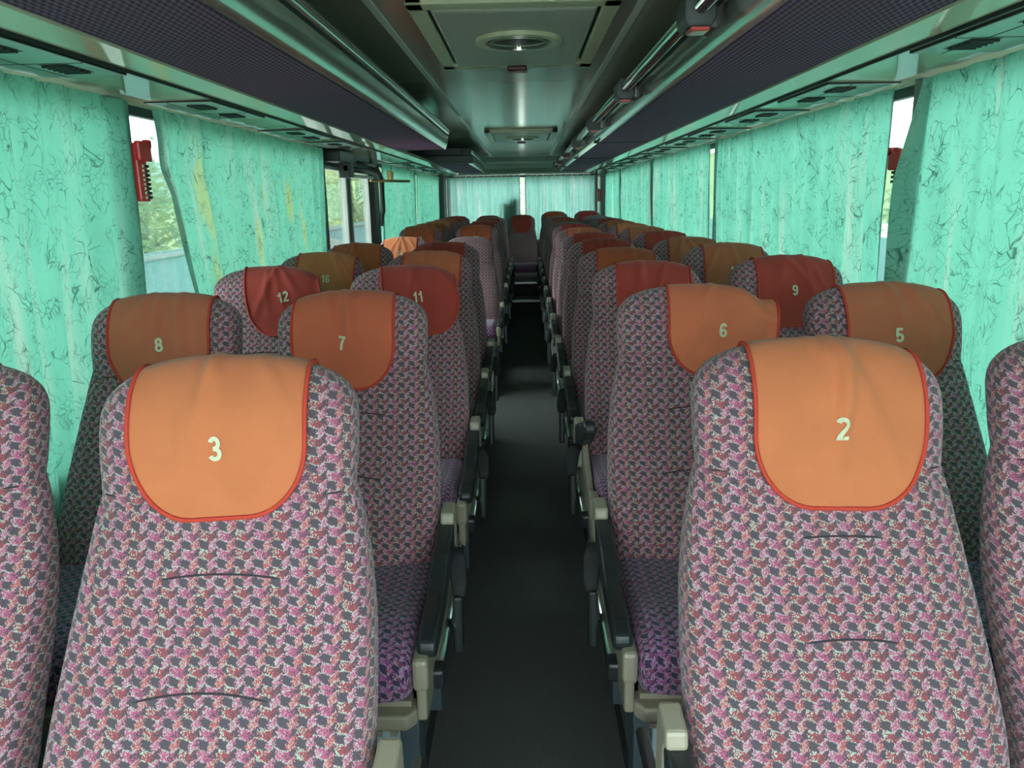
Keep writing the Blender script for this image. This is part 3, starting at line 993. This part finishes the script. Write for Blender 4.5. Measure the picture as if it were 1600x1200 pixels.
ME = dict(back=backrest_mesh('backrest'), back2=backrest_mesh('backrest', 1), cushion=cushion_mesh(),
          ra=aisle_parts(1), la=aisle_parts(-1))
b = B(); b.prism([(-.227, -.600), (-.227, -.640), (-.210, -.662), (.210, -.662), (.227, -.640), (.227, -.600)], 'z', .268, .300, .005); b.box(-.215, .215, -.63, -.60, .298, .312)
for q in range(14): b.box(-.20 + q * .029, -.187 + q * .029, -.662, -.65, .258, .269)
ME['front_trim'] = b.mesh('front_trim')
def fold_shade_mesh(z, xa, xb, bend):  # thin dark tube standing in for the shade inside a backrest fold
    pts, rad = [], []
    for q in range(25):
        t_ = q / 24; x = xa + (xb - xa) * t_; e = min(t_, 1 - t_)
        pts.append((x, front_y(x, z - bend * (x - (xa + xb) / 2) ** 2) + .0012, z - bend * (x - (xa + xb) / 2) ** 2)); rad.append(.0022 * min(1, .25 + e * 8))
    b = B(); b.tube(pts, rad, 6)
    return b.mesh('fold_shade_line')
FOLD_SHADES = [fold_shade_mesh(.736, -.085, .10, .9), fold_shade_mesh(.598, -.105, .095, 1.1)]
FOLD_SHADES2 = [fold_shade_mesh(.748, -.05, .075, .7), fold_shade_mesh(.618, -.06, .085, 1.0)]
NECK = [fold_shade_mesh(.838, -.178, -.09, .0), fold_shade_mesh(.838, .10, .178, .0)]
b = B(); b.box(-.19, .19, -.585, -.570, .0, .27); b.box(-.20, .20, -.58, -.12, .262, .292)
ME['base_panel_panel'] = b.mesh('base_panel'); ME['base_panel_black'] = ME['base_panel_panel'].copy()
for nm, x in (('a', -.203), ('c', .203)):
    b = B(); b.box(x - .020, x + .020, -.60, -.12, .215, .262, .004); b.prism([(-.60, .0), (-.54, .0), (-.51, .22), (-.60, .22)], 'x', x - .018, x + .018, .003); b.prism([(-.24, .0), (-.18, .0), (-.18, .21), (-.24, .21)], 'x', x - .018, x + .018, .003)
    ME['leg' + nm] = b.mesh('leg')
b = B(); b.box(-.200, -.192, -.03, .01, .80, .85, .002); b.box(-.225, -.212, -.045, -.01, .66, .70, .002)
ME['clip_r'] = b.mesh('clip')
b = B(); b.box(.192, .200, -.03, .01, .80, .85, .002); b.box(.212, .225, -.045, -.01, .66, .70, .002)
ME['clip_l'] = b.mesh('clip')

# ------------------------------------------------------------------ headrest covers
LC = .118                       # cloth length from the front shoulder of the headrest to its crest
def drape(x, bb, off):
    """point on the headrest: x across, bb metres from the crest (negative down the front)"""
    if bb < -LC:
        z = ZR + (bb + LC)
        w, T, yc = shape(z); xc = min(abs(x), .965 * w)
        return Vector((x, front_y(xc, z) - off, z))
    if bb <= LC:
        phi = math.pi / 2 * (1 + bb / LC)
        w0 = hwid(ZR); xc = min(abs(x), .93 * w0)
        tx = (1 - (xc / w0) ** 2.55) ** (1 / 2.55)
        z = ZR + CAP * tx * math.sin(phi) * .9999
        w, T, yc = shape(z)
        q = min(.9999, xc / max(w, 1e-5))
        dy = T * (1 - q ** 4.2) ** (1 / 3.0)
        return Vector((x, yc - math.copysign(1, math.cos(phi)) * dy - off * math.cos(phi), z + off * math.sin(phi)))
    z = ZR - (bb - LC)
    w, T, yc = shape(z); xc = min(abs(x), .965 * w)
    return Vector((x, 2 * yc - front_y(xc, z) + off, z))

def arc(cx, cy, rx, ry, a0, a1, n=14):
    return [(cx + rx * math.cos(math.radians(a0 + (a1 - a0) * q / n)), cy + ry * math.sin(math.radians(a0 + (a1 - a0) * q / n))) for q in range(n + 1)]

DIG = {     # centre lines of bold upright figures, height 0..1, width about .56
    '0': [arc(.27, .5, .19, .41, 90, 450, 28)],
    '1': [[(.10, .70), (.20, .74), (.29, .82), (.315, .99)], [(.33, 0), (.33, .99)]],
    '2': [arc(.27, .70, .19, .215, 165, -22, 16) + [(.36, .50), (.20, .30), (.11, .16), (.09, .085), (.52, .085)]],
    '3': [arc(.255, .715, .17, .20, 160, -78, 16) + [(.20, .515)], [(.20, .515)] + arc(.26, .29, .20, .205, 85, -160, 18)],
    '4': [[(.36, 0), (.36, .97), (.06, .31), (.06, .24), (.53, .24)]],
    '5': [[(.49, .915), (.16, .915), (.10, .50)] + arc(.27, .315, .195, .23, 140, -160, 20)],
    '6': [arc(.27, .30, .185, .215, 90, 450, 24), arc(.29, .50, .205, .41, 38, 200, 18)],
    '7': [[(.06, .91), (.49, .91), (.36, .70), (.26, .42), (.22, 0)]],
    '8': [arc(.27, .72, .165, .195, 90, 450, 24), arc(.27, .285, .195, .205, 90, 450, 24)],
}
DIG['9'] = [[(.54 - a, 1 - c) for a, c in st] for st in DIG['6']]
def text_mesh(s_):
    """flat figures, .0345 m tall, centred"""
    vv, ff = [], []
    pen = .0
    for ch in s_:
        for st in DIG[ch]:
            p = [Vector((a, c)) for a, c in st]
            n0 = len(vv); hw = .088
            for q in range(len(p)):
                d0 = (p[q] - p[q - 1]).normalized() if q else None
                d1 = (p[q + 1] - p[q]).normalized() if q < len(p) - 1 else None
                dd = (d0 or d1) if (d0 is None or d1 is None) else (d0 + d1).normalized()
                nn = Vector((-dd.y, dd.x))
                k_ = hw
                if d0 is not None and d1 is not None: k_ = hw / max(.55, nn.dot(Vector((-d0.y, d0.x))))
                for sg in (-1, 1): vv.append((p[q] + nn * k_ * sg) + Vector((pen, 0)))
                if q: b0 = n0 + 2 * q; ff.append((b0 - 2, b0, b0 + 1, b0 - 1))
        pen += .60 if ch != '1' else .56
    W = pen - .06
    return [((v[0] - W / 2) * .0345, (v[1] - .5) * .0345) for v in vv], ff

def cover(parent, mat, seed, num=None, W=.129, dx=0.0, rot=0.0, drop=.258, nup=0.0):
    rg = random.Random(seed * 7 + 3)
    R_ = .112; back = .20
    cr, sr = math.cos(rot), math.sin(rot)
    folds = []
    for q in range(rg.randint(3, 5)):
        x0 = rg.uniform(-.05, .06)
        folds.append((x0, rg.uniform(-.7, .7) + (x0 > 0) * .25, rg.uniform(.004, .0085), rg.uniform(.006, .011), rg.uniform(.08, .16)))
    def wr(a, bq):
        o = 0.0
        t_ = max(0.0, -bq - .02)
        for (x0, sl, am, wd, ln) in folds:
            o += am * min(1.0, max(.35, .35 + .65 * (-bq) / .05)) * math.exp(-((a - x0 - sl * t_) / (wd + .04 * t_)) ** 2) * math.exp(-((t_ - .035) / ln) ** 2)
        return o
    def half(bq):
        dd = bq + drop
        if dd >= R_: return W
        return W * (.30 + .70 * (1 - ((R_ - dd) / R_) ** 2.1) ** (1 / 2.1))
    def P(a, bq, off):
        # rotate the cloth about a point on the crest, then drape
        x = dx + a * cr + bq * sr
        q = bq * cr - a * sr
        return drape(x, q, off)
    nb, na = 58, 36
    bs = [-drop + (back + drop) * (j / nb) for j in range(nb + 1)]
    bs = sorted(set([round(q, 5) for q in bs] + [-drop + R_ * q * q for q in (.03, .06, .1, .15, .2, .26, .33)])); nb = len(bs) - 1
    vs_, uv, fs = [], [], []
    for bq in bs:
        g = half(bq)
        for k_ in range(na + 1):
            a = g * (2 * k_ / na - 1)
            vs_.append(P(a, bq, .0045 + wr(a, bq))); uv.append((a + seed * .31, bq + seed * .17))
    for j in range(nb):
        for k_ in range(na):
            q = j * (na + 1) + k_
            fs.append((q, q + 1, q + na + 2, q + na + 1))
    me = mesh_from('headrest_cover', vs_, fs, uv)
    me.materials.append(M[mat])
    c = link('headrest_cover', me, None, parent)
    so = c.modifiers.new('cloth', 'SOLIDIFY'); so.thickness = .0022; so.offset = -1
    # stitched red edging
    path = []
    for j in range(nb, -1, -1): path.append(P(-half(bs[j]), bs[j], .0055 + wr(-half(bs[j]), bs[j])))
    g0 = half(-drop)
    for k_ in range(1, 12): path.append(P(-g0 + 2 * g0 * k_ / 12, -drop, .0055))
    for j in range(0, nb + 1): path.append(P(half(bs[j]), bs[j], .0055 + wr(half(bs[j]), bs[j])))
    b = B(); b.tube(path, .0034, 6)
    link('edging', b.mesh('edging'), M['edging'], c)
    if num:
        tv, tf = text_mesh(str(num))
        nx = rg.uniform(-.008, .010); nb_ = -.143 + nup + rg.uniform(-.006, .006)
        tr = rg.uniform(-.06, .06)
        vs2 = [P(nx + q[0] * math.cos(tr) - q[1] * math.sin(tr), nb_ + q[1] * math.cos(tr) + q[0] * math.sin(tr), .0068 + wr(nx + q[0], nb_ + q[1])) for q in tv]
        me2 = mesh_from('seat_number', vs2, tf, None, False)
        link('seat_number', me2, M['digits'], c)
    return c

# ------------------------------------------------------------------ placing the seats
def seat(x, y, label, aisle, cov, num=None, z=PZ, seed=0, rz=0.0, raised=False, clip=None, back='back', bare=False, base='panel', wide=1.0, seams=None, **kw):
    t = thing('coach_seat', label, 'seat', (x, y, z), 'patterned coach seats', rz)
    bk = link('backrest', ME[back], M['fabric'], t)
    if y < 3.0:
        for me in (FOLD_SHADES if back == 'back' else FOLD_SHADES2) + NECK: link('fold_shade_line', me, M['dark_line'], bk)
    link('cushion', ME['cushion'], M['cushion'], t)
    if cov: cover(t, cov, seed, num, **kw)
    link('front_trim', ME['front_trim'], M['beige'], t)
    t.scale = (wide, 1, 1)
    link('base_panel', ME['base_panel_' + base], M[base], t)
    link('leg', ME['lega'], M['post'], t); link('leg', ME['legc'], M['post'], t)
    if aisle:
        D = ME['ra'] if aisle > 0 else ME['la']
        arm = None
        for nm in ('side_shield', 'armrest', 'pivot_cap', 'lever_cap', 'belt_strap', 'belt_buckle', 'side_rail', 'rail_clamp'):
            me, mt = D[nm]
            par = t
            if nm == 'pivot_cap': par = arm
            if nm == 'lever_cap': par = shield
            if nm == 'belt_buckle': par = strap
            if nm == 'rail_clamp': par = rail_o
            o = link(nm, me, M[mt], par)
            if nm == 'armrest':
                arm = o
                if raised:
                    ang = math.radians(27)
                    pv = Vector((0, -.21, .47))
                    o.matrix_local = Matrix.Translation(pv) @ Matrix.Rotation(-ang, 4, 'X') @ Matrix.Translation(-pv)
            if nm == 'side_shield': shield = o
            if nm == 'belt_strap': strap = o
            if nm == 'side_rail': rail_o = o
    if clip: link('clip', ME['clip_' + clip], M['black'], t)
    return t

XLA, XLW, XRA, XRW = -.385, -.885, .485, .940
sid = 0
def S_(*a, **k):
    global sid
    sid += 1
    k.setdefault('seed', sid)
    return seat(*a, **k)

# front row
S_(-.398, 1.075, 'aisle seat with orange headrest cover numbered 3, nearest on the left', 1, 'orange', 3, dx=-.006, rot=-.045, drop=.243)
S_(.503, 1.150, 'aisle seat with orange headrest cover numbered 2, nearest on the right', -1, 'orange', 2, dx=.022, rot=.02, drop=.266, back='back2')
S_(-.918, 1.15, 'seat cut off by the left picture edge, beside seat 3', 0, 'orange', None, dx=-.04, z=PZ - .015, wide=.95, clip='r')
S_(.978, 1.18, 'seat cut off by the right picture edge, beside seat 2', 0, 'orange', None, dx=.05, wide=.93, clip='l', back='back2')
# left side before the door: aisle, then window
S_(XLA - .012, 1.92, 'left aisle seat with rusty orange cover numbered 7, behind seat 3', 1, 'brick', 7, dx=-.018, rot=-.02, drop=.262)
S_(XLA + .005, 2.68, 'left aisle seat with dark red tilted cover numbered 11, behind seat 7', 1, 'red', 11, dx=.045, rot=-.14, drop=.262, nup=.018)
S_(XLA, 3.44, 'left aisle seat with coral cover without a readable number, behind seat 11', 1, 'coral', None, dx=.02, rot=.05)
S_(XLA - .005, 4.17, 'left aisle seat with dark red cover, fifth back and just before the bare-topped seat', 1, 'red', None, dx=-.02)
S_(-.388, 6.08, 'left aisle seat with no cover, pale in the light from the door', 1, None, z=PZ - .06)
S_(XLW, 1.93, 'left window seat with tan orange cover numbered 8, beside seat 7', 0, 'tan', 8, dx=-.005, rot=-.05)
S_(XLW, 2.73, 'left window seat with dark red tilted cover numbered 12, behind seat 8', 0, 'red', 12, dx=.052, rot=-.16, nup=.010)
S_(XLW, 3.48, 'left window seat with bright orange cover numbered 16, behind seat 12', 0, 'orange', 16, dx=.035, rot=.03)
S_(XLW + .02, 4.20, 'left window seat with dark rust cover numbered 20, behind seat 16', 0, 'rust', 20, dx=.0)
S_(-.900, 6.02, 'left window seat with brightly lit orange cover numbered 24, beside the door', 0, 'orange', 24, z=PZ - .055, dx=-.02, rot=.02)
# left side behind the door
LA2 = [6.90, 7.64, 8.38, 9.12, 9.86]
LCA = ['rust', 'red', 'rust', 'red', None]
LCW = ['rust', 'rust', 'coral', 'tan', 'red']
for q, y in enumerate(LA2):
    S_(XLA + .01, y, 'left aisle seat %s, %s behind the middle door' % ('with ' + LCA[q] + ' cover' if LCA[q] else 'with bare top', ORD[q] if q else 'first'), 1, LCA[q], 27 + 4 * q if q < 1 else None, dx=-.01)
    S_(XLW, y + .03, 'left window seat with %s cover, %s behind the middle door' % (LCW[q], ORD[q] if q else 'first'), 0, LCW[q], 28 if q == 0 else None)
# right side
RA_ = [1.94, 2.70, 3.46, 4.24, 5.05, 5.86, 6.64, 7.43, 8.21, 8.99, 9.77]
RCA = ['coral', 'red', 'rust', 'red', 'red', 'coral', 'crimson', None, 'rust', 'red', None]
RCW = ['tan', 'red', 'tan', 'tan', 'red', 'tan', 'coral', 'rust', 'red', None, None]
for q, y in enumerate(RA_):
    if q == 0: lab, num = 'right aisle seat with coral cover numbered 6 jutting past its edge, behind seat 2', 6
    else: lab, num = 'right aisle seat %s, %s seat back from the front' % ('with ' + RCA[q] + ' cover' if RCA[q] else 'with bare top', ORD[q + 1]), None
    S_(XRA - .010 - .004 * (q > 2), y, lab, -1, RCA[q], num, raised=(q == 1), back='back2' if q % 2 else 'back',
       **(dict(dx=.078, rot=.05, W=.140, drop=.248, nup=.008) if q == 0 else dict(dx=.022, rot=.0)))
RWL = {0: ('right window seat with tan orange cover numbered 5, behind the picture-edge seat', 5), 1: ('right window seat with dark red cover numbered 9, behind seat 5', 9),
       2: ('right window seat with tan orange cover numbered 13, behind seat 9', 13)}
for q, y in enumerate(RA_):
    lab, num = RWL.get(q, ('right window seat %s, %s seat back from the front' % ('with ' + RCW[q] + ' cover' if RCW[q] else 'with bare top', ORD[q + 1]), None))
    S_(XRW + .008 * (q in (0, 1)), y + (-.05 if q in (1, 2) else -.03 if q == 0 else .02), lab, 0, RCW[q], num, back='back' if q % 2 else 'back2', z=PZ + (.015 if q in (1, 2) else 0),
       **dict(dx=.02, rot=.01 * (q % 3 - 1)))
# rear bench row of five
for x, c, lab in ((-.88, 'crimson', 'rear row seat with bright red cover, leftmost of five'), (-.44, 'red', 'rear row seat with dark red cover, second from the left'),
                  (.005, 'red', 'middle rear seat with dark red cover, facing down the aisle'), (.447, 'rust', 'rear row seat with dark rust cover, second from the right'),
                  (.895, 'crimson', 'rear row seat with bright red cover, rightmost of five')):
    S_(x, 10.62, lab, 0, c, None, z=PZ + (.04 if x > .1 else 0.0), base='black', wide=.94)

# ------------------------------------------------------------------ outside
b = B(); b.box(-60, 60, -40, 90, -1.15, -1.1)
o = structure('ground', b, M['ground'])
# low wooded hillside beyond, with a lighter meadow at its foot
def slope(name, x0, x1, z0, z1, mat, rough):
    rg = random.Random(4)
    nx, ny = 30, 160
    vs_ = []
    for a in range(nx + 1):
        t_ = a / nx
        for c in range(ny + 1):
            y = -40 + 260 * c / ny
            zz = z0 + (z1 - z0) * (t_ * t_ * (3 - 2 * t_)) + rough * t_ * (math.sin(y * .31 + a) + math.sin(y * .13 + 2) * 1.5 + rg.uniform(-1, 1))
            vs_.append((x0 + (x1 - x0) * t_, y, zz))
    fs = [(a * (ny + 1) + c, a * (ny + 1) + c + 1, (a + 1) * (ny + 1) + c + 1, (a + 1) * (ny + 1) + c) for a in range(nx) for c in range(ny)]
    o = link(name, mesh_from(name, vs_, fs, None, True), M[mat]); o['kind'] = 'structure'
slope('terrain_meadow', -16, -30, -1.08, .9, 'meadow', .06)
def ridge():
    rg = random.Random(9); vs_ = []
    for a in range(21):
        for c in range(41):
            t_ = a / 20
            vs_.append((-24 + 1.6 * c, 62 + 22 * t_, -1.08 + 6.5 * (t_ * t_ * (3 - 2 * t_)) + .3 * t_ * (math.sin(c * .9 + a) + rg.uniform(-1, 1))))
    fs = [(a * 41 + c, a * 41 + c + 1, (a + 1) * 41 + c + 1, (a + 1) * 41 + c) for a in range(20) for c in range(40)]
    o = link('terrain_ridge', mesh_from('terrain_ridge', vs_, fs, None, True), M['meadow']); o['kind'] = 'structure'
ridge()
slope('terrain_hill', -28, -52, .2, 7.0, 'hill', .35)
for sd, lab in ((-1, 'pale cyan sheet fence outside, seen through the left curtain gap'), (1, 'pale cyan sheet fence outside the right windows')):
    t = thing('fence', lab, 'fence', (sd * 7.0, 18, -1.1))
    b = B()
    pts = []
    for q in range(241): pts.append(((.02 if q % 2 else -.02), -24 + q * .25))
    poly = pts + [(a + .03, c) for a, c in pts[::-1]]
    b.prism(poly, 'z', 0, 1.62)
    link('fence_sheet', b.mesh('fence_sheet'), M['fence'], t)
    b = B(); b.box(.05, .11, -24, 36, 1.50, 1.58); b.box(.05, .11, -24, 36, .3, .38); link('fence_rail', b.mesh('fence_rail'), M['pillar'], t)

def tree(x, y, h, rad, seed, lab):
    rg = random.Random(seed)
    t = thing('tree', lab, 'tree', (x, y, -1.1), 'trees outside the bus')
    b = B(); b.tube([(0, 0, 0), (.05, .02, h * .3), (-.04, .05, h * .6), (0, 0, h * .9)], [.16, .13, .09, .03], 8)
    for q in range(6):
        a = rg.uniform(0, 6.28); z0 = h * rg.uniform(.35, .7)
        b.tube([(0, 0, z0), (math.cos(a) * rad * .3, math.sin(a) * rad * .3, z0 + h * .1), (math.cos(a) * rad * .7, math.sin(a) * rad * .7, z0 + h * .16)], [.06, .04, .015], 6)
    link('trunk', b.mesh('trunk'), M['bark'], t)
    vs_, fs = [], []
    cl = [(Vector((rg.gauss(0, rad * .42), rg.gauss(0, rad * .42), h * rg.uniform(.22, .95))), rg.uniform(.25, .5) * rad) for _ in range(26)]
    for c, r_ in cl:
        for _ in range(85):
            p = c + Vector((rg.gauss(0, r_ * .6), rg.gauss(0, r_ * .6), rg.gauss(0, r_ * .5)))
            e1 = Vector((rg.uniform(-1, 1), rg.uniform(-1, 1), rg.uniform(-.6, .6))).normalized() * .055 * rad
            e2 = Vector((rg.uniform(-1, 1), rg.uniform(-1, 1), rg.uniform(-1, 1))).normalized() * .032 * rad
            n0 = len(vs_)
            vs_ += [p - e1, p + e2, p + e1, p - e2]; fs.append((n0, n0 + 1, n0 + 2, n0 + 3))
    link('foliage', mesh_from('foliage', vs_, fs, None, False), M['leaves'], t)
tree(-9.5, 17.5, 3.6, 1.5, 1, 'pale leafy tree above the fence, in the first left curtain gap')
tree(-10.5, 21.5, 3.2, 1.6, 2, 'leafy tree above the fence, farther along on the left')
for q, (x, y, h, rad) in enumerate(((-12.0, 32.0, 3.4, 1.7), (-13.5, 44.0, 4.0, 1.9), (-12.4, 57.0, 4.4, 2.0))):
    tree(x, y, h, rad, 30 + q, 'leafy tree in the row seen through the door glass, %s from the bus' % (ORD[q] if q else 'nearest'))
tree(10.0, 18.5, 3.4, 1.6, 5, 'leafy tree outside the right curtain gap')
tree(.6, 24.0, 3.6, 1.6, 6, 'leafy tree behind the rear window')
# added block between rear curtain and glass; casts the grey shade on the curtain
t = thing('curtain_shade_block', 'added dark block on the rear ledge, shading the curtain behind the middle seat', 'case', (-.155, YR + .112, .80))
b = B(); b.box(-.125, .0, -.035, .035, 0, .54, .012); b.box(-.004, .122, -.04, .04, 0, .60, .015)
link('shade_block_shell', b.mesh('shade_block_shell'), M['dark'], t)
